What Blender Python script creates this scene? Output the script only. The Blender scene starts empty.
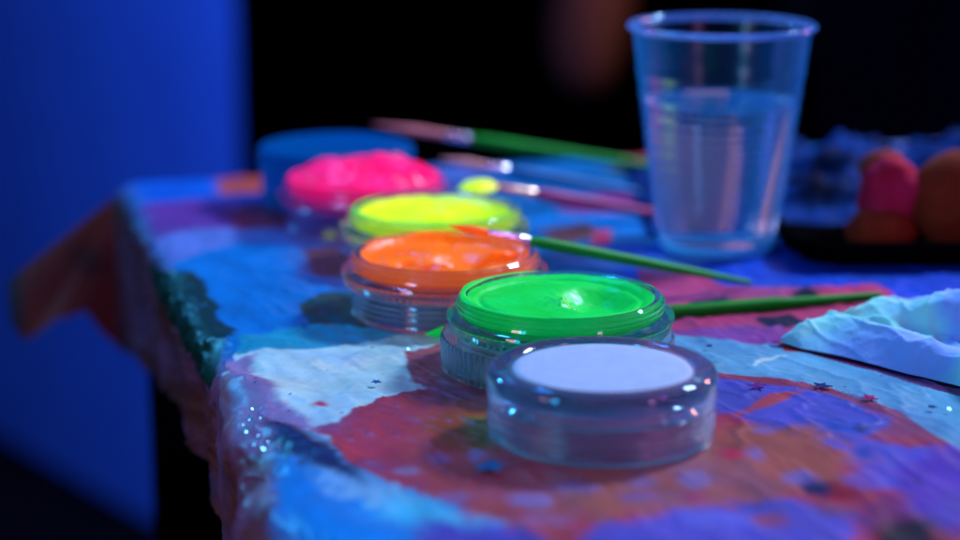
import bpy, bmesh, math, random
import numpy as np
from mathutils import Vector, Matrix, noise
random.seed(7)
S = 0.01                                  # everything below is authored in centimetres
scene = bpy.context.scene
COL = scene.collection
H = 17.5; F = 2100.0; PITCH = math.atan(502/2100.0)
cp, sp = math.cos(PITCH), math.sin(PITCH)

def at(px, py, z=0.0):
    """point of the horizontal plane z (cm above the cloth) seen at photo pixel px,py"""
    dx = (px-480)/F; dy = (270-py)/F
    d = Vector((dx, cp+dy*sp, -sp+dy*cp))
    t = (z-H)/d.z
    return Vector((d.x*t, d.y*t, z))
def atY(px, py, Y):
    dx = (px-480)/F; dy = (270-py)/F
    d = Vector((dx, cp+dy*sp, -sp+dy*cp))
    t = Y/d.y
    return Vector((d.x*t, Y, H+d.z*t))

def lin(c):
    return tuple(((v/255)/12.92 if v/255 <= .04045 else ((v/255+.055)/1.055)**2.4) for v in c)

# ---------------------------------------------------------------- tagging
def tag(o, label=None, cat=None, group=None, kind=None):
    if label: o['label'] = label
    if cat: o['category'] = cat
    if group: o['group'] = group
    if kind: o['kind'] = kind
    return o
def empty(name, loc, label, cat, group=None, rot=(0,0,0)):
    o = bpy.data.objects.new(name, None); COL.objects.link(o)
    o.location = Vector(loc)*S; o.rotation_euler = rot
    o.empty_display_size = .01
    return tag(o, label, cat, group)
def link(name, verts, faces, mat, parent=None, smooth=True, scale=S):
    me = bpy.data.meshes.new(name)
    me.from_pydata([tuple(c*scale for c in v) for v in verts], [], faces)
    me.update()
    if smooth:
        me.polygons.foreach_set('use_smooth', [True]*len(me.polygons))
    if mat: me.materials.append(mat)
    o = bpy.data.objects.new(name, me); COL.objects.link(o)
    if parent: o.parent = parent
    return o
def fixn(o):
    bm = bmesh.new(); bm.from_mesh(o.data); bmesh.ops.recalc_face_normals(bm, faces=bm.faces)
    bm.to_mesh(o.data); bm.free(); return o
def autosmooth(o, deg=40):
    bm = bmesh.new(); bm.from_mesh(o.data)
    for e in bm.edges:
        if len(e.link_faces) == 2 and e.calc_face_angle(0) > math.radians(deg): e.smooth = False
    bm.to_mesh(o.data); bm.free(); return o

def lathe(name, prof, mat, parent, seg=128, closed=False, fn=None, deg=40):
    """prof: list of (r,z). fn(r,z,ang)->(r,z)"""
    verts, faces, rings = [], [], []
    for (r, z) in prof:
        if r < 1e-6:
            rings.append([len(verts)]); verts.append((0,0,z)); continue
        ring = []
        for k in range(seg):
            a = 2*math.pi*k/seg
            rr, zz = fn(r, z, a) if fn else (r, z)
            ring.append(len(verts)); verts.append((rr*math.cos(a), rr*math.sin(a), zz))
        rings.append(ring)
    pairs = list(zip(rings, rings[1:]))
    if closed: pairs.append((rings[-1], rings[0]))
    for A, B in pairs:
        for k in range(seg):
            k2 = (k+1) % seg
            if len(A) == 1 and len(B) == 1: continue
            if len(A) == 1: faces.append((A[0], B[k], B[k2]))
            elif len(B) == 1: faces.append((A[k], B[0], A[k2]))
            else: faces.append((A[k], B[k], B[k2], A[k2]))
    o = link(name, verts, faces, mat, parent)
    fixn(o); autosmooth(o, deg); return o

def rod(name, pts, mat, parent, seg=20):
    """pts: list of (Vector, radius) along an axis; capped tube"""
    verts, faces = [], []
    n = len(pts)
    for i, (p, r) in enumerate(pts):
        d = (pts[min(i+1,n-1)][0]-pts[max(i-1,0)][0]).normalized()
        sx = d.cross(Vector((0,0,1))).normalized(); sy = sx.cross(d).normalized()
        for k in range(seg):
            a = 2*math.pi*k/seg
            q = p + sx*math.cos(a)*r + sy*math.sin(a)*r
            verts.append(tuple(q))
    for i in range(n-1):
        for k in range(seg):
            k2 = (k+1) % seg
            faces.append((i*seg+k, i*seg+k2, (i+1)*seg+k2, (i+1)*seg+k))
    faces.append(tuple(range(seg))[::-1]); faces.append(tuple((n-1)*seg+k for k in range(seg)))
    o = link(name, verts, faces, mat, parent); fixn(o); autosmooth(o, 50); return o

def box(name, lo, hi, mat, parent=None, bevel=0.0):
    bm = bmesh.new(); bmesh.ops.create_cube(bm, size=1)
    for v in bm.verts:
        v.co = Vector([(lo[i]+hi[i])/2 + v.co[i]*(hi[i]-lo[i]) for i in range(3)])*S
    if bevel: bmesh.ops.bevel(bm, geom=list(bm.edges), offset=bevel*S, segments=3, affect='EDGES', profile=.5)
    me = bpy.data.meshes.new(name); bm.to_mesh(me); bm.free(); me.materials.append(mat)
    o = bpy.data.objects.new(name, me); COL.objects.link(o)
    if parent: o.parent = parent
    return o

# ---------------------------------------------------------------- materials
def newmat(name):
    m = bpy.data.materials.new(name); m.use_nodes = True
    nt = m.node_tree; b = nt.nodes['Principled BSDF']
    return m, nt, b
def setp(b, **k):
    for kk, v in k.items():
        b.inputs[kk.replace('_', ' ')].default_value = v
def add_noise_bump(nt, b, scale, strength, dist=.0005, detail=4, rough=.55):
    tc = nt.nodes.new('ShaderNodeTexCoord'); n = nt.nodes.new('ShaderNodeTexNoise')
    n.inputs['Scale'].default_value = scale; n.inputs['Detail'].default_value = detail; n.inputs['Roughness'].default_value = rough
    bp = nt.nodes.new('ShaderNodeBump'); bp.inputs['Strength'].default_value = strength; bp.inputs['Distance'].default_value = dist
    nt.links.new(tc.outputs['Object'], n.inputs['Vector']); nt.links.new(n.outputs['Fac'], bp.inputs['Height'])
    nt.links.new(bp.outputs['Normal'], b.inputs['Normal'])
    return tc, n, bp
def var_color(nt, b, c1, c2, scale, tc, detail=3, lo=.35, hi=.65):
    n = nt.nodes.new('ShaderNodeTexNoise'); n.inputs['Scale'].default_value = scale; n.inputs['Detail'].default_value = detail
    r = nt.nodes.new('ShaderNodeValToRGB')
    r.color_ramp.elements[0].position = lo; r.color_ramp.elements[1].position = hi
    r.color_ramp.elements[0].color = (*c1, 1); r.color_ramp.elements[1].color = (*c2, 1)
    nt.links.new(tc.outputs['Object'], n.inputs['Vector']); nt.links.new(n.outputs['Fac'], r.inputs['Fac'])
    nt.links.new(r.outputs['Color'], b.inputs['Base Color'])
    return r
def plain(name, c1, c2, rough=.5, scale=60, bump=.2, bscale=300, **k):
    m, nt, b = newmat(name); setp(b, Roughness=rough, **k)
    tc, n, bp = add_noise_bump(nt, b, bscale, bump)
    var_color(nt, b, c1, c2, scale, tc)
    return m
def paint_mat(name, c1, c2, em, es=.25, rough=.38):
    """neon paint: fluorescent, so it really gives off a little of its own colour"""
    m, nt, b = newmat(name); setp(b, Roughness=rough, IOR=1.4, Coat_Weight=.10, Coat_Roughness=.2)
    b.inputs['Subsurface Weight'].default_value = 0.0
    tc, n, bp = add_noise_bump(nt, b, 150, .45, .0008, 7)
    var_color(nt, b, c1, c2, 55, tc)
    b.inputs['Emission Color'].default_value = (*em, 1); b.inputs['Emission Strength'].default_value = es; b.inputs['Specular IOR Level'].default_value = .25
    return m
def glassy(name, col=(.9,.95,1), rough=.03, ior=1.45, scatter=.0, sc=(.3,.5,.9), clear=0.0):
    m, nt, b = newmat(name)
    setp(b, Base_Color=(*col,1), Roughness=rough, IOR=ior, Transmission_Weight=1.0)
    add_noise_bump(nt, b, 180, .10, .0004, 2)
    if scatter:
        out = nt.nodes['Material Output']; mx = nt.nodes.new('ShaderNodeMixShader'); mx.inputs[0].default_value = scatter
        df = nt.nodes.new('ShaderNodeBsdfDiffuse'); df.inputs['Color'].default_value = (*sc,1)
        tr = nt.nodes.new('ShaderNodeBsdfTranslucent'); tr.inputs['Color'].default_value = (*sc,1)
        ad = nt.nodes.new('ShaderNodeMixShader'); ad.inputs[0].default_value = .5
        nt.links.new(df.outputs[0], ad.inputs[1]); nt.links.new(tr.outputs[0], ad.inputs[2])
        src = b.outputs[0]
        if clear:
            tp = nt.nodes.new('ShaderNodeBsdfTransparent'); tp.inputs[0].default_value = (*col,1)
            mc = nt.nodes.new('ShaderNodeMixShader'); mc.inputs[0].default_value = clear
            nt.links.new(b.outputs[0], mc.inputs[1]); nt.links.new(tp.outputs[0], mc.inputs[2]); src = mc.outputs[0]
        nt.links.new(src, mx.inputs[1]); nt.links.new(ad.outputs[0], mx.inputs[2])
        nt.links.new(mx.outputs[0], out.inputs[0])
    return m
def thin_clear(name, tint=(.86,.9,.97), gloss=.12, haze=.08, hz=(.3,.5,.9), rough=.08):
    """thin clear plastic sheet: straight through, with surface gloss and a little milky haze"""
    m = bpy.data.materials.new(name); m.use_nodes = True; nt = m.node_tree; nt.nodes.clear()
    out = nt.nodes.new('ShaderNodeOutputMaterial')
    tp = nt.nodes.new('ShaderNodeBsdfTransparent'); tp.inputs[0].default_value = (*tint,1)
    gl = nt.nodes.new('ShaderNodeBsdfGlossy'); gl.inputs['Roughness'].default_value = rough
    fr = nt.nodes.new('ShaderNodeLayerWeight'); fr.inputs['Blend'].default_value = .35
    mr = nt.nodes.new('ShaderNodeMath'); mr.operation = 'MULTIPLY_ADD'; mr.inputs[1].default_value = .18; mr.inputs[2].default_value = gloss*.5
    mx = nt.nodes.new('ShaderNodeMixShader')
    nt.links.new(fr.outputs['Fresnel'], mr.inputs[0]); nt.links.new(mr.outputs[0], mx.inputs[0])
    nt.links.new(tp.outputs[0], mx.inputs[1]); nt.links.new(gl.outputs[0], mx.inputs[2])
    df = nt.nodes.new('ShaderNodeBsdfDiffuse'); df.inputs['Color'].default_value = (*hz,1)
    tr = nt.nodes.new('ShaderNodeBsdfTranslucent'); tr.inputs['Color'].default_value = (*hz,1)
    ad = nt.nodes.new('ShaderNodeMixShader'); ad.inputs[0].default_value = .5
    nt.links.new(df.outputs[0], ad.inputs[1]); nt.links.new(tr.outputs[0], ad.inputs[2])
    # more haze where the wall is seen edge on
    m2 = nt.nodes.new('ShaderNodeMixShader')
    mh = nt.nodes.new('ShaderNodeMath'); mh.operation = 'MULTIPLY_ADD'; mh.inputs[1].default_value = .13; mh.inputs[2].default_value = haze
    nt.links.new(fr.outputs['Facing'], mh.inputs[0]); nt.links.new(mh.outputs[0], m2.inputs[0])
    nt.links.new(mx.outputs[0], m2.inputs[1]); nt.links.new(ad.outputs[0], m2.inputs[2])
    nt.links.new(m2.outputs[0], out.inputs[0])
    return m

M = {}
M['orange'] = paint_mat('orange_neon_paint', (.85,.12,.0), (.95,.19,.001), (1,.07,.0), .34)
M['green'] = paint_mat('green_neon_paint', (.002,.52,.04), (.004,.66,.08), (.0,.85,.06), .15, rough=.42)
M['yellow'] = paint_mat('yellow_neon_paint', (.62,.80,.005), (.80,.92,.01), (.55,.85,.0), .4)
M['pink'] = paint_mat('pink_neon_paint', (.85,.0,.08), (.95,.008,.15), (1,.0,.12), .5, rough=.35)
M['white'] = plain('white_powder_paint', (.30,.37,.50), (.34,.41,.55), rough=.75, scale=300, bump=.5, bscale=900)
M['glass'] = glassy('clear_jar_plastic', (.90,.97,1.0), .04, 1.47, .035, (.03,.55,1.0), .14)
M['glass_thick'] = glassy('thick_clear_pot_plastic', (.86,.95,1.0), .05, 1.44, .06, (.06,.48,1.0), .18)
M['glass_haze'] = glassy('cloudy_jar_plastic', (.8,.8,1.0), .12, 1.42, .16, (.3,.2,.6), .4)
M['bluepot'] = glassy('blue_pot_plastic', (.05,.35,.8), .2, 1.4, .6, (.0,.15,.45))
M['cup'] = thin_clear('clear_cup_plastic', (.95,.98,1.0), .0, .004, (.0,.36,1.0), rough=.2)
M['rimplastic'] = glassy('rolled_cup_rim', (.8,.85,1), .1, 1.4, .25, (.15,.42,1.0))
M['frosted'] = glassy('frosted_cup_base', (.8,.95,1), .2, 1.4, .6, (.15,.75,1.0))
M['water'] = glassy('cloudy_rinse_water', (.80,.93,1), .02, 1.33, .11, (.01,.42,1.0))
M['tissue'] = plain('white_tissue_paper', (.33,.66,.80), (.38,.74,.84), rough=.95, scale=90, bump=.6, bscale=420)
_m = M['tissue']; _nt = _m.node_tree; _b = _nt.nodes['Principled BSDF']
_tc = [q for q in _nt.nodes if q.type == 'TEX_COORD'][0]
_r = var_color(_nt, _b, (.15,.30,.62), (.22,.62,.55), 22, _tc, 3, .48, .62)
M['wall'] = plain('painted_blue_wall', (.10,.27,.55), (.12,.30,.60), rough=.8, scale=8, bump=.1)
M['dark'] = plain('near_black_paint', (.0008,.0008,.001), (.0015,.0015,.002), rough=.9, Specular_IOR_Level=.0, scale=20)
M['navy'] = plain('dark_navy_curtain', (.001,.0015,.005), (.002,.003,.01), rough=.9, Specular_IOR_Level=.05, scale=3)
M['floor'] = plain('dark_floor', (.002,.002,.003), (.003,.003,.004), rough=.9, Specular_IOR_Level=.05, scale=10)
M['greenwood'] = plain('green_lacquer', (.001,.24,.015), (.002,.3,.02), rough=.45, scale=60, bump=.05, Specular_IOR_Level=.12)
M['greenwood2'] = plain('dark_green_lacquer', (.001,.17,.004), (.002,.21,.008), rough=.5, Specular_IOR_Level=.08, scale=60, bump=.05)
M['bluewood'] = plain('blue_lacquer', (.001,.10,.3), (.002,.13,.4), rough=.4, Specular_IOR_Level=.12, scale=60, bump=.05)
M['magentawood'] = plain('magenta_lacquer', (.26,.02,.12), (.34,.03,.18), rough=.4, Specular_IOR_Level=.12, scale=60, bump=.05)
M['ferrule'] = plain('brushed_metal_ferrule', (.75,.62,.8), (.85,.7,.85), rough=.25, scale=60, bump=.1, Metallic=.85)
M['ferrule_gold'] = plain('gold_ferrule', (.9,.5,.35), (.95,.6,.4), rough=.3, scale=60, bump=.1, Metallic=.7)
M['bristle_pink'] = plain('pinkish_bristles', (.55,.12,.14), (.65,.2,.2), rough=.7, scale=400, bump=.6, bscale=900)
M['bristle_tan'] = plain('tan_bristles', (.5,.2,.2), (.6,.28,.26), rough=.7, scale=400, bump=.6, bscale=900)
M['sponge_red'] = plain('red_sponge', (.26,.004,.02), (.34,.01,.05), rough=.9, Specular_IOR_Level=.1, scale=60, bump=.4, bscale=400)
M['sponge_brown'] = plain('brown_sponge', (.12,.014,.004), (.17,.02,.006), rough=.9, Specular_IOR_Level=.1, scale=60, bump=.4, bscale=400)
M['foil'] = plain('dark_blue_plastic_film', (.0005,.003,.02), (.001,.03,.17), rough=.8, Specular_IOR_Level=.04, scale=40, bump=.5, bscale=120)
M['redcloth'] = plain('reddish_brown_fabric', (.15,.025,.008), (.17,.03,.01), rough=.9, Specular_IOR_Level=.05, scale=20)
M['star_purple'] = plain('purple_confetti', (.16,.02,.22), (.2,.03,.28), rough=.35, Metallic=.4)
M['star_blue'] = plain('blue_confetti', (.005,.02,.12), (.01,.04,.2), rough=.35, Metallic=.4)
M['star_red'] = plain('magenta_confetti', (.35,.01,.12), (.4,.02,.16), rough=.35, Metallic=.4)
M['star_teal'] = plain('teal_confetti', (.01,.06,.16), (.01,.1,.24), rough=.35, Metallic=.2)
m, nt, b = newmat('silver_glitter'); setp(b, Base_Color=(.25,.75,1,1), Metallic=1.0, Roughness=.5); M['glitter'] = m
add_noise_bump(nt, b, 200, .05)

# ---------------------------------------------------------------- the tablecloth
E1 = at(235, 350); E2 = at(133, 182)
ev = (E2-E1); ev.z = 0; LEN = ev.length; ev.normalize()
eu = Vector((ev.y, -ev.x, 0))
def uv_of(p):
    q = p-E1; return q.dot(eu), q.dot(ev)
def top_of(u, v): return E1 + eu*u + ev*v
VFAR = LEN; VNEAR = -34.0; UMAX = 62.0; R0 = 1.0       # R0 = rounding radius at table edge

def us(*pts): return [uv_of(at(*p)) for p in pts]
def ell(cx, cy, rx, ry, n=14, rot=0):
    return [(cx+rx*math.cos(2*math.pi*k/n)*math.cos(rot)-ry*math.sin(2*math.pi*k/n)*math.sin(rot),
             cy+rx*math.cos(2*math.pi*k/n)*math.sin(rot)+ry*math.sin(2*math.pi*k/n)*math.cos(rot)) for k in range(n)]
# printed pattern, paint stains and painted jar shadows of the cloth: (outline, colour, edge softness cm, edge waviness cm)
PAT = []; SMALL = set()
def pat(pts, c, soft=.06, wav=.15): PAT.append((us(*pts), c, soft, wav))
# far zone
pat([(120,172),(300,165),(420,165),(420,205),(150,206)], (0,80,225), .5)
pat([(215,171),(266,170),(268,192),(220,196)], (150,65,70), .3, .1)
pat([(140,205),(200,199),(290,200),(300,238),(200,240),(160,240)], (95,45,160), .3, .4)
pat([(222,212),(262,206),(290,215),(285,232),(240,233)], (120,15,55), .3, .3)
pat([(150,236),(200,228),(340,228),(360,250),(260,252),(170,262)], (85,110,225), .4, .3)
pat([(172,262),(240,240),(360,250),(380,330),(300,350),(232,352),(200,300)], (0,105,222), .2, .3)
pat([(303,250),(340,247),(355,262),(345,277),(315,276)], (85,50,75), .15, .2)  # shadow of the yellow jar, painted into the cloth colour
pat([(296,304),(320,292),(360,292),(380,320),(360,334),(310,328)], (20,60,62), .1, .2)  # shadow of the orange jar, painted into the cloth colour
pat([(480,150),(700,150),(700,262),(480,262)], (0,95,195), .5, .6)
pat([(520,215),(580,212),(660,222),(650,232),(540,232)], (0,110,235), .4, .4)
pat([(540,228),(592,222),(604,236),(560,244)], (90,60,80), .3, .3)
pat([(594,232),(612,230),(606,246),(592,246)], (160,50,110), .1, .2)
pat([(560,196),(640,192),(665,208),(640,214),(560,213)], (120,50,150), .4, .3)
pat([(612,150),(660,148),(662,166),(625,166)], (165,60,65), .4, .3)
pat([(600,168),(655,164),(660,172),(640,176)], (60,75,10), .3, .3)
pat([(785,158),(840,158),(838,180),(790,182)], (110,50,50), .4, .4)
pat([(600,245),(980,245),(980,300),(620,290)], (5,60,225), .4, .6)
pat([(540,252),(600,248),(700,262),(690,275),(560,262)], (60,110,220), .3, .5)
# right of the green jar
pat([(636,270),(690,272),(720,285),(800,288),(880,285),(900,300),(880,312),(800,330),(782,345),(690,342),(640,330)], (150,50,120), .08, .35)
pat([(690,300),(724,295),(735,302),(700,308)], (10,10,60), .06, .2)
pat([(756,318),(790,312),(806,322),(770,330)], (10,10,60), .06, .2)
pat([(793,292),(806,286),(820,292),(812,298),(797,298)], (5,5,40), .06, .1)
pat([(665,330),(780,326),(800,338),(760,346),(690,338)], (115,55,165), .08, .2)
# pale band between the jars and the tissue
pat([(640,330),(700,337),(760,345),(830,356),(900,375),(1000,402),(1060,430),(1060,520),(980,470),(940,440),(900,412),(830,392),(770,380),(700,371),(660,366)], (80,150,225), .05, .15)
pat([(775,342),(800,344),(890,362),(975,388),(1060,414),(1060,440),(975,402),(890,376),(815,354)], (75,25,95), .05, .1)
pat([(778,344),(800,343),(812,352),(785,351)], (150,25,35), .04, .1)
# white field on the left
pat([(232,352),(262,338),(350,333),(440,335),(520,350),(560,380),(560,430),(300,460),(262,430),(240,380)], (156,196,244), .05, .15)
pat([(240,334),(330,322),(400,333),(390,338),(300,349),(236,352)], (20,135,205), .12, .15)
# near blue field
pat([(296,425),(330,430),(350,470),(430,495),(520,520),(640,545),(900,560),(1000,620),(300,700),(250,560),(270,470)], (5,110,232), .35, .3)
pat([(345,478),(400,490),(470,512),(540,528),(520,545),(430,528),(370,512)], (60,165,245), .5, .4)
pat([(290,425),(322,428),(345,462),(400,490),(380,505),(320,480),(292,455)], (110,165,240), .4, .4)
pat([(420,520),(520,525),(640,545),(640,600),(420,600)], (60,60,190), .5, .3)
# orange patch behind the white jar
pat([(405,352),(440,344),(480,342),(500,360),(500,395),(440,398),(412,380)], (130,68,100), .05, .15)
# big red petal
pat([(306,424),(318,421),(338,422),(352,410),(385,397),(430,389),(500,384),(600,375),(705,371),(770,379),(830,390),(900,413),(945,441),(975,470),(990,520),(960,600),(700,590),(600,560),(520,525),(450,503),(385,482),(345,465),(333,447),(330,433),(312,431)], (140,46,84), .07, .08)
pat([(430,395),(560,385),(560,560),(600,560),(520,525),(450,500),(400,470),(420,430)], (140,58,76), .8, .5)
pat([(425,425),(440,412),(470,408),(500,410),(500,450),(470,456),(440,448)], (125,52,22), .25, .3)
pat([(462,420),(482,415),(500,420),(500,445),(470,445)], (90,75,35), .2, .2)
pat([(700,375),(780,382),(850,396),(935,442),(975,480),(960,520),(860,470),(840,450),(790,446),(740,420),(700,410)], (64,72,212), .35, .4)
pat([(560,470),(640,465),(720,430),(800,425),(860,455),(855,480),(780,500),(700,510),(600,520),(540,505)], (134,76,84), .7, .6)
pat([(860,440),(900,420),(945,442),(920,448)], (130,50,95), .2, .2)
pat([(700,371),(770,378),(830,389),(900,412),(948,443),(940,446),(895,418),(828,395),(768,384),(705,377)], (120,50,95), .04, .08)
pat([(770,395),(805,392),(760,410),(725,420)], (140,60,90), .15, .15)
pat([(880,470),(930,450),(1000,440),(1060,480),(1000,540),(900,520)], (70,46,190), .7, .3)
pat([(870,540),(890,518),(925,516),(950,545),(940,580),(880,580)], (15,5,40), .35, .2)
pat([(840,520),(860,500),(900,498),(900,515),(870,530)], (95,40,110), .4, .2)
pat([(590,530),(700,505),(800,500),(860,520),(860,560),(600,560)], (70,70,205), .35, .5)
for (cx,cy,rx,ry,c,s) in [(440,458,10,5,(120,100,200),.08),(405,470,14,4,(110,120,210),.1),(475,455,9,5,(90,110,220),.08),
    (530,500,22,6,(90,110,225),.15),(528,402,14,4,(105,110,215),.08),(455,497,16,5,(130,90,170),.15),(575,488,26,5,(100,90,200),.15),
    (640,497,22,5,(80,80,200),.15),(755,454,12,6,(95,100,220),.08),(765,431,10,4,(105,100,215),.06),(695,480,18,8,(90,100,215),.1),(645,482,14,5,(100,100,220),.1),
    (800,478,18,7,(70,95,220),.1),(870,482,28,8,(70,80,225),.15),(835,508,20,5,(100,60,120),.15),(835,492,22,9,(115,12,50),.12),
    (816,487,15,8,(8,12,90),.08),(692,497,12,4,(150,30,80),.12),(730,454,12,5,(170,30,90),.1),(837,426,11,7,(40,60,190),.06),
    (862,430,7,4,(15,30,140),.05),(862,453,8,6,(30,60,190),.06),(720,520,40,8,(80,95,230),.2),(770,520,20,6,(120,60,110),.15),
    (545,520,30,6,(120,80,150),.2),(320,404,7,3,(170,30,80),.04),(515,388,10,3,(70,90,200),.05),(480,478,22,3,(150,40,80),.1)]:
    pat(ell(cx,cy,rx,ry,22), c, s+.09, .12)
    if c[2] > 190: SMALL.add(c)
pat([(752,366),(756,361),(768,357.5),(788,354),(789,355.5),(770,360),(760,363),(755,368)], (150,190,235), .05, .12)
# dark green stain running over the left edge, brown and plum print on the hanging side
def patuv(pts, c, soft=.1, wav=.2): PAT.append((pts, c, soft, wav))
e = lambda px,py: uv_of(at(px,py))
u_, v_ = e(176,268)
patuv([e(172,268), e(198,276), e(212,300), e(222,318), e(240,326), e(222,344), (-.4, .4), (-1.2,-1.5), (-2.0,.5), (-2.3,5), (-2.4,10), (-1.6,17)], (12,44,48), .1, .35)
v0 = e(235,352)[1]
patuv([(.6,v0-.3),(-.6,v0-.6),(-1.2,v0-3),(-1.5,v0-6),(-1.3,v0-8.5),(-.6,v0-9.5),(.9,v0-8),(.5,v0-5),(.3,v0-2)], (118,105,185), .2, .35)
patuv([(-.3,v0-1.0),(-.7,v0-1.5),(-1.5,v0-4.5),(-1.6,v0-6.5),(-1.2,v0-6),(-.8,v0-3)], (120,75,105), .15, .25)
patuv([(-.3,v0-6.2),(-.2,v0-11),(1.2,v0-13),(.9,v0-9)], (20,30,95), .3, .3)

SHEET_HANG = (84,40,52)
def sdf_poly(P, U, V):
    """signed distance (cm, negative inside) of arrays U,V to polygon P"""
    n = len(P); d = np.full(U.shape, 1e9); inside = np.zeros(U.shape, bool)
    for i in range(n):
        ax, ay = P[i]; bx, by = P[(i+1) % n]
        ex, ey = bx-ax, by-ay; wx, wy = U-ax, V-ay
        t = np.clip((wx*ex+wy*ey)/(ex*ex+ey*ey+1e-9), 0, 1)
        d = np.minimum(d, (wx-ex*t)**2+(wy-ey*t)**2)
        c = ((ay <= V) & (by > V)) | ((by <= V) & (ay > V))
        with np.errstate(divide='ignore', invalid='ignore'):
            xi = ax+(V-ay)/(by-ay if abs(by-ay) > 1e-12 else 1e-12)*ex
        inside ^= c & (U < xi)
    d = np.sqrt(d); return np.where(inside, -d, d)
rng = np.random.RandomState(3)
def vnoise(U, V, sc, seed):
    """smooth value noise, numpy"""
    r = np.random.RandomState(seed); N = 256; g = r.rand(N, N)*2-1
    x = U/sc+57.3; y = V/sc+91.7
    xi = np.floor(x).astype(int); yi = np.floor(y).astype(int); fx = x-xi; fy = y-yi
    fx = fx*fx*(3-2*fx); fy = fy*fy*(3-2*fy)
    a = g[xi%N, yi%N]; b = g[(xi+1)%N, yi%N]; c = g[xi%N, (yi+1)%N]; d = g[(xi+1)%N, (yi+1)%N]
    return (a*(1-fx)+b*fx)*(1-fy)+(c*(1-fx)+d*fx)*fy
def fbm(U, V, sc, seed, o=4):
    s = 0; a = 1; t = 0
    for k in range(o):
        s = s+a*vnoise(U, V, sc/2**k, seed+k); t += a; a *= .5
    return s/t
LIGHT = np.array([.80, 1.04, 1.85])        # what a white sheet sends back here: turns seen colours into pigment
def pigment(c): return np.clip(np.array(lin(c))/LIGHT, 0.0005, .85)
def cloth_color(U, V):
    w1 = fbm(U, V, 1.4, 11); w2 = fbm(U, V, 1.4, 31)
    f1 = fbm(U, V, .35, 51, 3)
    base = pigment((0,95,205)); alt = pigment((70,95,205))
    t = np.clip(fbm(U, V, 4, 71)*2+.5, 0, 1)[..., None]
    col = base*(1-t)+alt*t
    hang = np.clip((-U-.3)/.8, 0, 1)[..., None]
    h1 = pigment(SHEET_HANG); h2 = pigment((100,58,110)); tt = np.clip(fbm(U, V, 2.5, 77)*2+.5, 0, 1)[..., None]
    col = col*(1-hang)+(h1*(1-tt)+h2*tt)*hang
    for PP, c, soft, wav in PAT:
        Ua = U+w1*wav; Va = V+w2*wav
        d = sdf_poly(PP, Ua, Va)+f1*soft*.8
        k = np.clip(.5-d/(2*soft), 0, 1); k = k*k*(3-2*k)*(.62 if c in SMALL else 1)
        # colours printed on the top run a little way over the edge and end there
        k = (k*np.clip((U+2.2)/1.2, 0, 1) if c not in ((12,44,48),(118,105,185),(165,120,150)) else k)[..., None]
        col = col*(1-k)+pigment(c)*k
    # blotchy ink, fine specks of spilled paint
    st = fbm(U*1.0+V*.15, V*.22, .5, 141, 4)[..., None]
    sm = np.clip(fbm(U, V, 2.2, 151, 4)*2.2-.25, 0, 1)[..., None]*.28
    col = col*(1-sm)+pigment((45,95,215))*sm*(.4+col.mean(-1, keepdims=True)*1.5)
    col = col*(1+.22*st)
    bl = 1+.22*fbm(U, V, 1.1, 91, 5)[..., None]+.10*fbm(U, V, .18, 95, 2)[..., None]
    col = np.clip(col*bl, .001, .9)
    sp_ = (vnoise(U, V, .11, 121) > .93) & (fbm(U, V, 3, 131) > .1)
    col = np.where(sp_[..., None], pigment((25,20,90)), col)
    return col

# grid lines: finer near the camera
ulist = list(np.arange(-8.2, -2.4, .16))+list(np.arange(-2.4, 26, .085))+list(np.arange(26, UMAX, .5))
vlist = list(np.arange(VNEAR, -13, .45))+list(np.arange(-13, 14, .085))+list(np.arange(14, VFAR, .15))+[VFAR]
vfar2 = [VFAR+x for x in (.3,.6,.9,1.2,1.6,2.2,3,4,5,6,7,8)]
UA = np.array(ulist); VA = np.array(vlist+vfar2)
UU, VV = np.meshgrid(UA, VA, indexing='ij')

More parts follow.
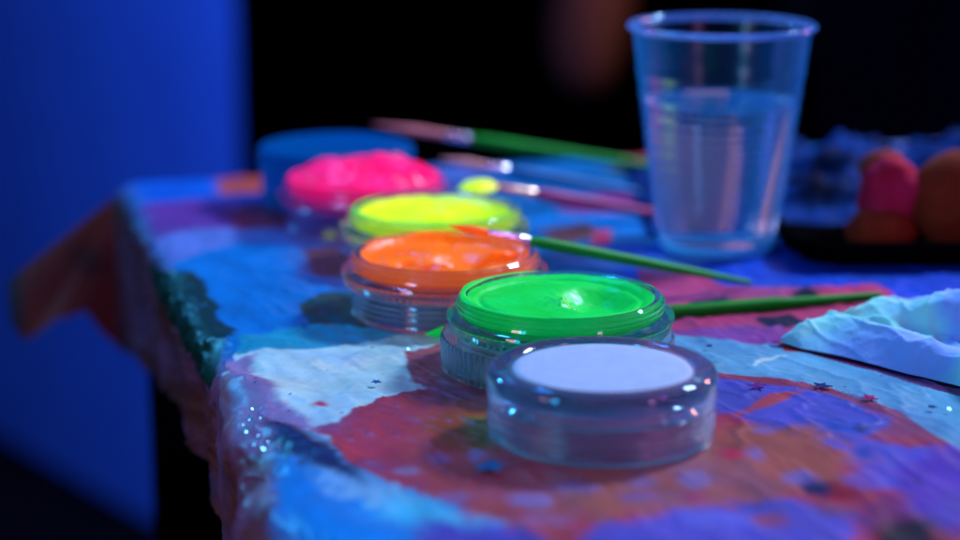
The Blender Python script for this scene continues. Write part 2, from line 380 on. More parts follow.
def cloth_pos(U, V):
    """cloth parameters -> 3D (cm). u<0 goes over the left edge, v>VFAR over the far edge."""
    # left edge: quarter-round then hang
    over = np.maximum(-U, 0); overf = np.maximum(V-VFAR, 0)
    # softness of the edge grows toward the camera
    R = R0+np.clip((-V)/14, 0, 1)*1.2
    arc = R*math.pi/2
    a = np.clip(over/R, 0, math.pi/2)
    x = np.where(over < arc, -R*np.sin(a), -R)
    short = .62+.38*np.clip((V-12)/18, 0, 1)+.5*np.clip((-V)/6, 0, 1)
    z = np.where(over < arc, -R*(1-np.cos(a)), -R-(over-arc)*short)
    af = np.clip(overf/.8, 0, math.pi/2)
    y = np.where(overf < .8*math.pi/2, .8*np.sin(af), .8)
    zf = np.where(overf < .8*math.pi/2, -.8*(1-np.cos(af)), -.8-(overf-.8*math.pi/2))
    # folds of the hanging side
    hangw = np.clip((over-.4)/5, 0, 1)
    fold = (np.sin(V*.95+.8*np.sin(V*.31)+.5)+.5*np.sin(V*2.1+1.3))*.75
    flare = np.clip((V-(VFAR-9))/9, 0, 1)
    x = x+hangw*(-fold*(.38-.26*np.clip((V-2)/8,0,1))+.5-.3*flare)
    z = np.minimum(z+hangw*0, z)
    # wrinkles on top
    n1 = fbm(U, V, 5.0, 201, 3); n2 = fbm(U*.9+V*.3, V*.35-U*.2, .9, 211, 4); n3 = fbm(U, V, .45, 221, 3)
    amp = np.clip(.3+np.abs(U-3)/12, .3, 1)*.0+1
    w = (n1*.07+(1-np.abs(n2))**8*.08-.03+n3*.006)*amp
    w = w*np.where(U < 0, 1.6, 1)
    # pleats where the cloth gathers at the near left corner
    pl = np.clip(1-np.abs(U-.2)/2.6, 0, 1)*np.clip((6-V)/6, 0, 1)
    w = w+pl*.13*np.sin(V*1.1+U*1.8+1.5*n1*2)
    th = np.where(over > 0, np.clip(over/R, 0, math.pi/2), 0)
    z = z+zf+w*np.cos(th); x = x-w*np.sin(th)
    P = np.zeros(U.shape+(3,))
    bx = np.where(U >= 0, U, x)
    bv = np.minimum(V, VFAR)+y
    for i in range(3):
        P[..., i] = E1[i]+eu[i]*bx+ev[i]*bv
    P[..., 2] = z
    return P
P = cloth_pos(UU, VV); C = cloth_color(UU, VV)
nu, nv = UU.shape
idx = np.arange(nu*nv).reshape(nu, nv)
quad = np.stack([idx[:-1,:-1], idx[1:,:-1], idx[1:,1:], idx[:-1,1:]], -1)
# drop quads that lie beyond both edges (the corner ear replaces them)
uc = (UU[:-1,:-1]+UU[1:,1:])/2; vc = (VV[:-1,:-1]+VV[1:,1:])/2
keep = ~((uc < 0) & (vc > VFAR))
quads = quad[keep].reshape(-1, 4)
verts = P.reshape(-1, 3); cols = C.reshape(-1, 3)
# --- the ear: fan of rays from the corner, from straight down out to the ridge and back
iv = len(vlist)-1
corner = Vector(P[ulist.index(min(ulist, key=abs)), iv])
na, nr = 46, 44
out_dir = (-eu*.97+ev*.10).normalized()
outb = (-eu*.80+ev*.60).normalized()
rays = [(0,7.6),(10,7.2),(22,6.0),(31,6.9),(36,8.5),(43,8.1),(50,7.2),(53,6.9)]
earv, earc = [], []
i0 = min(range(len(ulist)), key=lambda i: abs(ulist[i]))
for ia in range(na*2-1):
    front = ia < na
    f = ia/(na-1) if front else 2-ia/(na-1)
    ang = f*53
    for k in range(len(rays)-1):
        if rays[k][0] <= ang <= rays[k+1][0]+1e-6:
            t = (ang-rays[k][0])/(rays[k+1][0]-rays[k][0]); L = rays[k][1]*(1-t)+rays[k+1][1]*t; break
    for ir in range(nr):
        s = ir/(nr-1)
        rad = L*s
        a = math.radians(ang)
        od = out_dir.lerp(outb, 0 if front else 1-f).normalized()
        p = corner + od*(math.sin(a)*rad) + Vector((0,0,-math.cos(a)*rad))
        bul = math.sin(math.pi*min(1, f*1.0))*.30*s + .06*math.sin(s*5+f*4)*s*(1-abs(2*f-1))
        p += (-ev)*(bul if front else -bul-.5*s)
        if front and f < .35:
            ub = -8.2*s
            bp0 = Vector([float(np.interp(ub, UA[:i0+1], P[:i0+1, iv, q])) for q in range(3)])
            kk = f/.35; kk = kk*kk*(3-2*kk); p = bp0.lerp(p, kk)
        earv.append(tuple(p)); earc.append((ang, rad))
base = len(verts)
EU = np.array([-r*math.cos(math.radians(a*.6))*.9-.2 for a, r in earc]); EV = np.array([VFAR+r*math.sin(math.radians(a*.6)) for a, r in earc])
h1 = pigment((104,26,40)); h2 = pigment((122,32,40)); tt = np.clip(fbm(EU, EV, 3, 301)*2+.5, 0, 1)[:, None]
EC = h1*(1-tt)+h2*tt
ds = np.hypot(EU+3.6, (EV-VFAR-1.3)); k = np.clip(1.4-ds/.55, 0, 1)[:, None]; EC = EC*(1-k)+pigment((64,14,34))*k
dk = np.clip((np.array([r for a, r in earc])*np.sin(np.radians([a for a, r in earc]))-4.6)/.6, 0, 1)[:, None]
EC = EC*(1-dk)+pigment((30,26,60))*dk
ear_faces = []
for ia in range(na*2-2):
    for ir in range(nr-1):
        a0 = base+ia*nr+ir; ear_faces.append((a0, a0+1, a0+nr+1, a0+nr))
allv = np.vstack([verts, np.array(earv)]); allc = np.vstack([cols, EC])
faces = np.vstack([quads, np.array(ear_faces)])
me = bpy.data.meshes.new('tablecloth')
me.vertices.add(len(allv)); me.vertices.foreach_set('co', (allv*S).astype(np.float32).ravel())
me.loops.add(len(faces)*4); me.loops.foreach_set('vertex_index', faces.astype(np.int32).ravel())
me.polygons.add(len(faces)); me.polygons.foreach_set('loop_start', np.arange(0, len(faces)*4, 4, dtype=np.int32))
me.polygons.foreach_set('loop_total', np.full(len(faces), 4, dtype=np.int32))
me.update(calc_edges=True); me.validate()
me.polygons.foreach_set('use_smooth', [True]*len(me.polygons))
ca = me.color_attributes.new('ink', 'FLOAT_COLOR', 'POINT')
ca.data.foreach_set('color', np.hstack([allc, np.ones((len(allc),1))]).astype(np.float32).ravel())
m, nt, b = newmat('painted_tablecloth'); setp(b, Roughness=.4, Specular_IOR_Level=.26)
va = nt.nodes.new('ShaderNodeVertexColor'); va.layer_name = 'ink'
tc, n, bp = add_noise_bump(nt, b, 420, .14, .0005, 6, .6)
wv = nt.nodes.new('ShaderNodeTexNoise'); wv.inputs['Scale'].default_value = 2600; wv.inputs['Detail'].default_value = 1
nt.links.new(tc.outputs['Object'], wv.inputs['Vector'])
hs = nt.nodes.new('ShaderNodeHueSaturation'); mm = nt.nodes.new('ShaderNodeMath'); mm.operation = 'MULTIPLY_ADD'; mm.inputs[1].default_value = .35; mm.inputs[2].default_value = .82
nt.links.new(wv.outputs['Fac'], mm.inputs[0]); nt.links.new(mm.outputs[0], hs.inputs['Value'])
nt.links.new(va.outputs['Color'], hs.inputs['Color']); nt.links.new(hs.outputs['Color'], b.inputs['Base Color'])
me.materials.append(m)
cloth = bpy.data.objects.new('tablecloth', me); COL.objects.link(cloth)
tag(cloth, 'paint-stained printed tablecloth in blue, white and red, its corner sticking out over the table edge', 'tablecloth')

# ---------------------------------------------------------------- table, floor, walls
tb = empty('table', (0,0,-75), 'dark table hidden under the stained cloth, one black leg showing below its hem', 'table')
bm = bmesh.new()
c0 = [(.05,VNEAR+.5),(UMAX-1,VNEAR+.5),(UMAX-1,VFAR-.2),(.05,VFAR-.2)]
vs = []
for z in (72.0, 74.6):
    for (u, v) in c0:
        p = top_of(u, v); vs.append((p.x, p.y, z))
o = link('tabletop', vs, [(0,1,2,3),(7,6,5,4),(0,4,5,1),(1,5,6,2),(2,6,7,3),(3,7,4,0)], M['dark'], tb, smooth=False); fixn(o)
for (u, v) in [(.9,VFAR-6.2),(.9,VNEAR+4),(UMAX-5,VNEAR+4),(UMAX-5,VFAR-6.2)]:
    vs = []
    for z, w in ((0, .85), (71.9, 1)):
        for (a, c) in ((-.8,0),(3.2*w,0),(3.2*w,4*w),(-.8,4*w)):
            p = top_of(u+a, v+c); vs.append((p.x, p.y, z))
    o = link('leg', vs, [(0,1,2,3),(7,6,5,4),(0,4,5,1),(1,5,6,2),(2,6,7,3),(3,7,4,0)], M['dark'], tb, smooth=False); fixn(o)
fl = box('floor', (-500,-200,-77), (500,700,-75), M['floor']); tag(fl, kind='structure')
bw = box('back_wall', (-400,420,-74.9), (60,430,220), M['dark']); tag(bw, kind='structure')
# screen wall lit blue, ending just right of the far left corner of the table
wl = bpy.data.objects.new('blue_wall', None)
bpy.data.objects.remove(wl)
wd = Vector((-.607,.795,0)); wn = Vector((.795,.607,0))
w0 = Vector((-26.9,231,0)); w1 = w0+wd*260
vs = []
for z in (-74.9, 190):
    for p in (w0, w1, w1+wn*7, w0+Vector((-3.2,7,0))): vs.append((p.x, p.y, z))
wall = link('blue_wall', vs, [(0,1,2,3),(7,6,5,4),(0,4,5,1),(1,5,6,2),(2,6,7,3),(3,7,4,0)], M['wall'], None, smooth=False); fixn(wall)
tag(wall, kind='structure')
# dark navy curtain on the right of the background
vs, fs = [], []
N = 120
for i in range(N+1):
    x = 52+i*1.6; yy = 330+2.2*math.sin(i*.55)+1.2*math.sin(i*1.3)
    vs.append((x, yy, -74.9)); vs.append((x, yy, 190))
    vs.append((x, yy+1.2, -74.9)); vs.append((x, yy+1.2, 190))
for i in range(N):
    a = i*4; fs += [(a,a+4,a+5,a+1),(a+2,a+3,a+7,a+6),(a+1,a+5,a+7,a+3)]
cur = link('curtain', vs, fs, M['navy']); fixn(cur)
tag(cur, 'very dark navy hanging in the background at the right, behind the clear cup', 'curtain')
# reddish shape hanging in the dark
rp = atY(592, 10, 215)
hb = lathe('hanging_bag', [(0,-8.8),(1.6,-8.4),(2.9,-7),(3.7,-4.6),(4.1,-1.5),(4.2,3),(4.0,8),(3.4,14),(2.6,20),(1.6,24),(0,25)], M['redcloth'], None, seg=64,
           fn=lambda r,z,a: (r*(1+.07*math.sin(3*a+z*.2)), z))
hb.location = rp*S; hb.rotation_euler = (0, .08, 0)
tag(hb, 'dim reddish brown rounded shape hanging in the dark left of the cup rim', 'bag')

# ---------------------------------------------------------------- jars
def ribs(n, r_lo, r_hi, depth, zlo, zhi):
    def fn(r, z, a):
        if zlo < z < zhi and r > r_lo: return (r - depth*(.5+.5*math.cos(n*a)), z)
        return (r, z)
    return fn
def jar_profile():
    p = [(0,1.24),(2.6,1.24),(2.74,1.32),(2.76,1.9),(2.80,1.98),(2.88,2.02),(2.98,2.02),(3.05,1.96)]
    for zc in (1.84, 1.68): p += [(3.04,zc+.06),(3.12,zc+.02),(3.12,zc-.02),(3.04,zc-.06)]
    p += [(3.06,1.54),(3.30,1.50),(3.40,1.44),(3.42,1.36),(3.34,1.28)]
    p += [(3.34,1.20),(3.33,1.08),(3.28,.98),(3.08,.93),(3.06,.86)]
    for zc in (.72,.54,.36): p += [(3.06,zc+.05),(3.09,zc),(3.06,zc-.05)]
    p += [(3.07,.14),(3.10,.08),(3.06,.0),(2.92,.0),(2.86,.08),(2.86,.98),(2.80,1.06),(2.5,1.08),(0,1.08)]
    return p
def make_jar(loc, paint, label, surf, paint_label, glass=None, rim=2.765, seg=384, rot=0):
    t = empty('paint_jar', loc, label, 'paint jar', 'open jars of face paint on the tablecloth', (0,0,rot))
    lathe('jar_body', jar_profile(), glass or M['glass'], t, seg=seg, fn=ribs(84, 3.2, 3.5, .09, .97, 1.29), deg=35)
    # the paint: solid plug with a modelled surface
    verts, faces = [], []; nr, ns = 60, 160
    verts.append((0,0,surf(0,0,0)))
    for i in range(1, nr+1):
        r = rim*i/nr
        for k in range(ns):
            a = 2*math.pi*k/ns; x, y = r*math.cos(a), r*math.sin(a)
            verts.append((x, y, surf(x, y, r/rim)))
    for k in range(ns): faces.append((0, 1+k, 1+(k+1)%ns))
    for i in range(nr-1):
        for k in range(ns):
            a = 1+i*ns+k; b_ = 1+i*ns+(k+1)%ns; faces.append((a, a+ns, b_+ns, b_))
    last = 1+(nr-1)*ns; bs = len(verts)
    for k in range(ns):
        a = 2*math.pi*k/ns; verts.append((rim*math.cos(a), rim*math.sin(a), 1.28))
    for k in range(ns): faces.append((last+k, bs+k, bs+(k+1)%ns, last+(k+1)%ns))
    faces.append(tuple(bs+k for k in range(ns))[::-1])
    po = link('paint', verts, faces, paint, t); fixn(po)
    return t
def g(x, y, cx, cy, sx, sy, h, rot=0):
    dx, dy = x-cx, y-cy; c, s = math.cos(rot), math.sin(rot)
    X, Y = dx*c+dy*s, -dx*s+dy*c
    return h*math.exp(-(X/sx)**2-(Y/sy)**2)
def gs(x, y, cx, cy, sx, sy, h, rot=0):
    dx, dy = x-cx, y-cy; c, s = math.cos(rot), math.sin(rot)
    X, Y = dx*c+dy*s, -dx*s+dy*c
    return h*math.exp(-((X/sx)**2+(Y/sy)**2)**2)
def nz(x, y, f, a, seed=0): return a*noise.fractal(Vector((x*f+seed, y*f, seed*1.7)), .6, 2.0, 4)
def edge_up(q, h=.12): return h*max(0, (q-.86)/.14)**1.5
def surf_orange(x, y, q):
    z = 1.70+nz(x,y,.7,.05,3)+nz(x,y,2.6,.02,23)+edge_up(q,.2)
    z += gs(x,y,.55,.0,.85,1.1,-.30,.0)+g(x,y,1.55,-.1,1.0,.18,.26,.35)+g(x,y,1.5,.35,1.1,.25,-.15,.3)
    z += g(x,y,-1.15,-.4,.35,.25,-.28)+g(x,y,-.2,.6,1.2,.5,.10)+g(x,y,-.4,-1.2,.9,.3,.08)
    return max(1.62+(z-1.62)*1.45-.03, 1.33)
def surf_green(x, y, q):
    z = 1.86+nz(x,y,.6,.03,9)+edge_up(q,.10)
    z += gs(x,y,1.1,.1,1.0,1.35,-.56,.0)+.035*math.sin(x*9+y*4+2*noise.noise(Vector((x*1.5,y*1.5,0))))*math.exp(-((x-.35)/.55)**2-((y-.1)/.9)**2)+g(x,y,.2,.0,.5,.22,.14,.9)+g(x,y,.1,-.55,.5,.25,.14,.3)+g(x,y,1.3,-.75,.9,.16,.10,.3)
    z += nz(x,y,3.2,.10,5)*math.exp(-((x-.3)**2+(y+.3)**2)/.8)+nz(x,y,2.2,.018,15)
    z += g(x,y,-1.2,.2,1.1,.9,.08)
    z -= .07*math.exp(-((q-.87)/.03)**2)
    return max(z, 1.34)
def surf_yellow(x, y, q):
    z = 1.72+nz(x,y,.8,.07,13)+edge_up(q,.18)
    z += g(x,y,1.2,.2,.9,.5,-.22,.3)+g(x,y,-.3,-.3,.5,.4,.14)+g(x,y,.3,.9,1.2,.3,.12)
    return z
def surf_pink(x, y, q):
    z = 1.90+.55*(1-q**4)+.10*noise.noise(Vector((x*1.1,y*1.6,3)))*3*(1-q**6)+nz(x,y,.8,.10,21)
    z += g(x,y,-.2,.1,.45,.4,-.25)+g(x,y,-1.2,-.2,.7,.6,.12)+g(x,y,1.7,.2,.5,.6,-.1)
    return z
ZC = .03
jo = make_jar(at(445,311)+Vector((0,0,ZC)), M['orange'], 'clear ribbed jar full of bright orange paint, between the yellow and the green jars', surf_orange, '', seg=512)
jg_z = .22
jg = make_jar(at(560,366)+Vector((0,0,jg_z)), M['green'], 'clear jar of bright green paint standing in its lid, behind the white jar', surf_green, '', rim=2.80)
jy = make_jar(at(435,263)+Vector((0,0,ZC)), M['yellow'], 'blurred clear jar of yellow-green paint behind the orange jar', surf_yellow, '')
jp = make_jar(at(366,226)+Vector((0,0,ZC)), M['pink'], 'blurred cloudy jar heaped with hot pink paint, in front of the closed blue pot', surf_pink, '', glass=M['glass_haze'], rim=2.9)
# lid the green jar stands in
lp = [(0,.0),(3.42,.0),(3.50,.05),(3.52,.15),(3.52,.95),(3.48,1.02),(3.42,1.02),(3.39,.95),(3.38,.3),(3.34,.2),(0,.2)]
ld = lathe('jar_lid', lp, M['glass'], None, seg=384, fn=ribs(90,3.45,3.6,.06,.1,.98))
ld.location = (at(557,366)+Vector((0,0,.025)))*S
# shrink the lid clear of the orange jar
tag(ld, 'upturned clear ribbed lid under the green paint jar', 'jar lid')
# paint smears on lips
def smear(parent, mat, a0, a1, r=3.0, z=2.03, w=.10, name='paint_smear'):
    verts, faces = [], []; n = 40; mseg = 8
    for i in range(n+1):
        t = i/n; a = math.radians(a0+(a1-a0)*t)
        ww = w*(math.sin(math.pi*t)**.5)*(1+.3*math.sin(t*23))+.002
        for k in range(mseg):
            b_ = 2*math.pi*k/mseg
            rr = r+math.cos(b_)*ww; zz = z+math.sin(b_)*ww*.35
            verts.append((rr*math.cos(a), rr*math.sin(a), zz))
    for i in range(n):
        for k in range(mseg):
            k2 = (k+1)%mseg; faces.append((i*mseg+k, i*mseg+k2, (i+1)*mseg+k2, (i+1)*mseg+k))
    o = link(name, verts, faces, mat, parent); fixn(o); return o
smear(jg, M['green'], 100, 262, 2.92, 2.02, .11)
smear(jo, M['orange'], 20, 160, 2.92, 2.02, .09)
smear(jy, M['green'], 130, 350, 2.92, 2.02, .10)
smear(jp, M['pink'], 150, 290, 2.92, 2.0, .12)

# near jar: low clear pot with a white disc of paint flush with its rim
wj = empty('paint_jar', at(601,434)+Vector((0,0,ZC)), 'nearest jar, low and clear with flat white paint level with its rim', 'paint jar', 'open jars of face paint on the tablecloth')
wp = [(0,1.60),(2.42,1.60),(2.46,1.64),(2.50,1.86),(2.58,1.93),(2.72,1.95),(2.95,1.91),(3.06,1.82),(3.10,1.70),(3.10,1.10),(3.08,1.03),(3.04,1.0),(3.04,.94),(3.07,.90),(3.08,.84),
      (3.07,.70),(3.09,.66),(3.07,.62),(3.07,.5),(3.09,.46),(3.07,.42),(3.07,.16),(3.04,.05),(2.96,0),(2.80,.02),(2.72,.12),(2.70,.3),(2.70,.9),(2.60,1.0),(2.60,1.25),(2.50,1.32),(0,1.34)]
lathe('jar_body', wp, M['glass_thick'], wj, seg=384, deg=35, fn=ribs(110, 3.06, 3.2, .018, .2, .9))
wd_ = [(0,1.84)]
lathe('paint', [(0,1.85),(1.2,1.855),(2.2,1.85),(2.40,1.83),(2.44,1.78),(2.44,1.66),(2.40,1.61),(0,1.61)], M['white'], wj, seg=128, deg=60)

# closed blue pot far behind
bp_ = empty('closed_pot', at(337,203)+Vector((0,0,ZC)), 'blurred closed blue pot with its lid on, farthest back behind the pink jar', 'pot')
lathe('pot_body', [(0,0),(3.0,0),(3.08,.08),(3.08,1.3),(2.9,1.35),(0,1.35)], M['bluepot'], bp_, seg=96)
lathe('lid', [(0,1.37),(3.15,1.37),(3.2,1.45),(3.2,2.25),(3.1,2.4),(2.8,2.46),(2.7,2.42),(0,2.42)], M['bluepot'], bp_, seg=96)

# ---------------------------------------------------------------- the cup
cup = empty('plastic_cup', at(716,249)+Vector((0,0,ZC)), 'clear disposable plastic cup half full of water', 'cup')
HC = 8.35
def rc(z): return 2.20+(3.27-2.20)*z/HC
prof = [(0,.18),(1.9,.16),(2.05,.02),(2.16,0),(2.21,.06)]
z = .25
rg = []
while z < HC-.3:
    r = rc(z)
    if 1.5 < z < 5.9 and int((z-1.5)/.26) % 2 == 0: r += .022
    if 6.6 < z < 6.8: r += .03
    rg.append((r, z)); z += .13
prof += rg
prof += [(rc(HC-.2),HC-.2)]
lathe('rim', [(3.25,HC-.19),(3.32,HC-.17),(3.40,HC-.12),(3.44,HC-.05),(3.43,HC+.03),(3.37,HC+.07),(3.30,HC+.04),(3.24,HC-.03),(3.215,HC-.12)], M['rimplastic'], cup, seg=160, closed=True, deg=60)
lathe('base', [(1.3,.29),(2.05,.29),(2.13,.36),(2.15,.45),(2.17,.45),(2.165,.30),(2.1,.1),(1.9,.255),(1.3,.26)], M['frosted'], cup, seg=160, closed=True, deg=60)
inner = [(r-.045, z) for (r, z) in reversed(rg)]
inner = [(rc(HC-.2)-.045, HC-.2)]+inner+[(2.12,.28),(1.9,.24),(0,.24)]
lathe('cup_wall', prof+inner, M['cup'], cup, seg=160, deg=60)
WL = 5.55
wprof = [(0,.27),(1.9,.27),(2.08,.32)]+[(rc(z)-.075+(.022*math.sin(z*2*math.pi/.3) if 1.4 < z < 5.2 else 0), z) for z in np.arange(.45, WL-.1, .05)]+[(rc(WL)-.06, WL+.03),(rc(WL)-.12, WL-.0),(rc(WL)-.3, WL-.03),(0,WL-.03)]
lathe('water', wprof, M['water'], cup, seg=160, deg=50)

M['block'] = plain('tan_brown_block', (.95,.30,.14), (.98,.34,.16), rough=.8, scale=60)  # for an added block that tints the view through the cup's water brown
pk = empty('added_block', at(716,249,0)+Vector((-.28,3.3,.12)), 'narrow brown upright pack added behind the cup to show brown through its water', 'block', rot=(0,.05,.25))
box('block_body', (-.78,-.2,0), (.78,.2,4.25), M['block'], pk, .19)
box('block_top', (-.74,-.17,4.26), (.74,.17,4.34), M['block'], pk, .03)
# ---------------------------------------------------------------- brushes
def brush(tip, tail, label, bris, fer, han, handle_r=.22, Lb=1.2, Lf=1.6, thin=.10, group='paint brushes lying across the jars', fat=.35):
    t = empty('paint_brush', (tip+tail)/2, label, 'paint brush', group)
    c = (tip+tail)/2; d = (tail-tip).normalized(); L = (tail-tip).length
    q = lambda s: tip+d*s-c
    fr = handle_r*.78
    rod('bristles', [(q(0), .015),(q(Lb*.25), fr*.45),(q(Lb*.6), fr*.95),(q(Lb*1.05), fr*.85)], bris, t)
    rod('ferrule', [(q(Lb), fr*.80),(q(Lb+.05), fr*.9),(q(Lb+Lf*.5), fr*.97),(q(Lb+Lf*.72), fr*1.02),(q(Lb+Lf*.74), fr*1.1),(q(Lb+Lf*.8), fr*1.02),(q(Lb+Lf), fr*1.02)], fer, t)
    hs = Lb+Lf
    pts = [(q(hs-.02), fr*.9),(q(hs+.05), fr*1.0),(q(hs+(L-hs)*.08), handle_r*.98),(q(hs+(L-hs)*fat*.6), handle_r),(q(hs+(L-hs)*fat*1.3), handle_r*.92),(q(hs+(L-hs)*.75), (handle_r+thin)*.48),(q(L-.15), thin),(q(L-.04), thin*.8),(q(L), thin*.3)]
    rod('handle', pts, han, t)
    return t
# D: lying from the orange jar's rim to the cloth
Dr, Dt = at(531,241,2.33), at(752,283,.16)
dt = (Dr-Dt).normalized()
brush(Dr+dt*3.0, Dt, 'thin green-handled brush with orange-tipped bristles resting on the orange jar', M['orange'], M['ferrule'], M['greenwood'], .20, 1.35, 1.55, .09)
# E: fat green handle behind the green jar, tip in green paint
brush(at(425,334,.14), at(882,295,.14), 'thick dark green brush handle lying behind the green jar, pointing at the white tissue', M['green'], M['greenwood2'], M['greenwood2'], .27, .9, 1.4, .12, fat=.55)
# A: far brush over the blue pot
brush(at(372,124,2.75), at(655,166,.22), 'blurred green brush lying farthest back, its pinkish bristles over the blue pot', M['bristle_pink'], M['ferrule'], M['greenwood'], .24, 3.2, 1.2, .14)
brush(at(440,158,2.35), at(640,193,.2), 'blurred blue-handled brush with tan bristles resting on the pink jar', M['bristle_tan'], M['ferrule'], M['bluewood'], .24, 2.0, 1.0, .16)
brush(at(470,183,2.2), at(660,214,.2), 'blurred magenta-handled brush with gold collar resting on the yellow jar', M['bristle_tan'], M['ferrule_gold'], M['magentawood'], .24, 1.6, 1.2, .16)
# blob of yellow paint on the brush end
yb = lathe('paint_blob', [(0,-.3),(.5,-.22),(.72,0),(.5,.25),(0,.32)], M['yellow'], None, seg=32, fn=lambda r,z,a:(r*(1+.2*math.sin(2*a)),z))
yb.location = at(478,188,2.1)*S
tag(yb, 'small blob of yellow paint at the back rim of the yellow jar', 'paint blob')
# drop of green paint between jars
gb = lathe('paint_drop', [(0,.12),(.16,.1),(.28,.0),(.2,-.05),(0,-.06)], M['yellow'], None, seg=24)
gb.location = at(330,235,.1)*S; tag(gb, 'small drop of yellow-green paint on the cloth left of the yellow jar', 'paint drop')

# ---------------------------------------------------------------- folded tissue
cols_ = [ # bottom front, crest, valley, rear ridge, back bottom  (px,py,z)
 [(781,342,.12),(782,338,.22),(790,336,.2),(800,334,.2),(812,332,.1)],
 [(800,348,.08),(800,327,.55),(812,325,.4),(828,318,.6),(850,316,.1)],
 [(822,352,.08),(823,316,.75),(838,319,.5),(852,309,.8),(868,309,.1)],
 [(850,358,.08),(850,321,.8),(864,323,.5),(878,299,1.0),(885,305,.1)],
 [(880,366,.08),(880,327,.85),(890,328,.5),(905,304,1.0),(915,304,.1)],
 [(910,374,.08),(908,336,.85),(918,333,.45),(930,297,1.35),(940,303,.1)],
 [(940,381,.08),(936,347,.8),(945,341,.4),(955,293,1.6),(965,300,.1)],
 [(975,391,.08),(966,357,.8),(978,348,.5),(990,288,1.8),(1000,296,.1)],
 [(1020,404,.08),(1008,368,1.2),(1020,352,.9),(1030,284,1.8),(1040,292,.1)],
 [(1080,420,.08),(1068,386,1.1),(1075,362,.9),(1085,286,1.4),(1090,292,.1)],
]
ctrl = [[at(*p) for p in c] for c in cols_]
def crs(p0,p1,p2,p3,t): return .5*((2*p1)+(-p0+p2)*t+(2*p0-5*p1+4*p2-p3)*t*t+(-p0+3*p1-3*p2+p3)*t**3)
def spl(ps, t):
    n = len(ps)-1; x = min(t*n, n-1e-6); i = int(x); f = x-i
    return crs(ps[max(i-1,0)], ps[i], ps[i+1], ps[min(i+2,n)], f)
NS, NT = 150, 110; vs, fs = [], []
for i in range(NS+1):
    cc = [spl([ctrl[j][k] for j in range(len(ctrl))], i/NS) for k in range(5)]
    for j in range(NT+1):
        t = j/NT; p = spl(cc, t)
        w = min(1, t*6)*min(1,(1-t)*6)
        cr = 1-abs(noise.noise(Vector((p.x*.9, p.y*.5, 4))))*2
        p = p+Vector((0,0,1))*(w*(noise.fractal(Vector((p.x*.8,p.y*.8,2)),.6,2,3)*.06+max(0,cr)**6*.10))
        p += Vector((0,-1,0))*(noise.fractal(Vector((p.x*1.1,p.z*.7,7)),.5,2,2)*.10+.02*math.sin(p.x*5+3*noise.noise(Vector((p.x,p.z,1)))))
        p.z += .06*w*(1-abs(noise.noise(Vector((p.x*1.3+p.y*.9,p.y*.5-p.x*.4,8)))))**4
        vs.append(tuple(p))
for i in range(NS):
    for j in range(NT):
        a = i*(NT+1)+j; fs.append((a, a+NT+1, a+NT+2, a+1))
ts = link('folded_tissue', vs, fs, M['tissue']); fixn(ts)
md = ts.modifiers.new('thick','SOLIDIFY'); md.thickness = .0004
tag(ts, 'crumpled white paper tissue folded over on the cloth at the right', 'tissue')

# ---------------------------------------------------------------- tray with dark film and sponges
ty0 = at(800,268).y
tr = empty('tray', (24,ty0+5,.02), 'low black tray on the table behind the tissue, right of the cup', 'tray')
vs, fs = [], []
def rrect(w, h, r, z, n=8):
    out = []
    for (cx, cy, a0) in ((w-r,h-r,0),(-w+r,h-r,90),(-w+r,-h+r,180),(w-r,-h+r,270)):
        for k in range(n+1):
            a = math.radians(a0+90*k/n); out.append((cx+r*math.cos(a), cy+r*math.sin(a), z))
    return out
rings = [rrect(12.3,5.0,1.5,.1), rrect(12.8,5.5,1.8,.5), rrect(12.9,5.6,1.8,1.0), rrect(12.6,5.3,1.6,1.0), rrect(12.4,5.1,1.5,.35)]
for R_ in rings: vs += R_
n = len(rings[0])
for i in range(len(rings)-1):
    for k in range(n): fs.append((i*n+k, i*n+(k+1)%n, (i+1)*n+(k+1)%n, (i+1)*n+k))
fs.append(tuple(range(n))[::-1]); fs.append(tuple((len(rings)-1)*n+k for k in range(n)))
o = link('tray_shell', vs, fs, M['dark'], tr, smooth=False); fixn(o)
def lump(name, c, r, mat, label, cat, seed, amp=.12, group=None, squash=None, sub=4, freq=.5):
    bm = bmesh.new(); bmesh.ops.create_icosphere(bm, subdivisions=sub, radius=1)
    for v in bm.verts:
        d = v.co.copy(); k = 1+amp*noise.fractal(d*freq*3+Vector((seed,seed*2,0)), .6, 2, 3)
        v.co = Vector((d.x*r[0]*k, d.y*r[1]*k, d.z*r[2]*k))*S
        if squash is not None: v.co.z = max(v.co.z, -squash*S)
    me = bpy.data.meshes.new(name); bm.to_mesh(me); bm.free(); me.materials.append(mat)
    me.polygons.foreach_set('use_smooth', [True]*len(me.polygons))
    o = bpy.data.objects.new(name, me); COL.objects.link(o); o.location = Vector(c)*S
    return tag(o, label, cat, group)
yA = ty0+3.0
def ats(px, py, Y): return atY(px, py, Y)
lump('sponge', ats(890,196,yA), (1.15,1.0,1.45), M['sponge_red'], 'blurred pinkish red sponge standing upright on the tray, upper of the left pair', 'sponge', 1, .14, 'round sponges on the black tray')
lump('sponge', ats(880,232,yA-.6), (1.3,1.0,1.0), M['sponge_brown'], 'blurred brown sponge lying low on the tray below the pinkish red one', 'sponge', 5, .10, 'round sponges on the black tray')
lump('sponge', ats(884,170,yA+1.6), (.95,.9,.75), M['sponge_brown'], 'blurred small reddish sponge peeking out behind the pinkish red one', 'sponge', 8, .10, 'round sponges on the black tray')
lump('sponge', ats(957,202,yA), (1.9,1.5,1.95), M['sponge_brown'], 'big blurred reddish brown round sponge at the right edge of the tray', 'sponge', 12, .08, 'round sponges on the black tray')
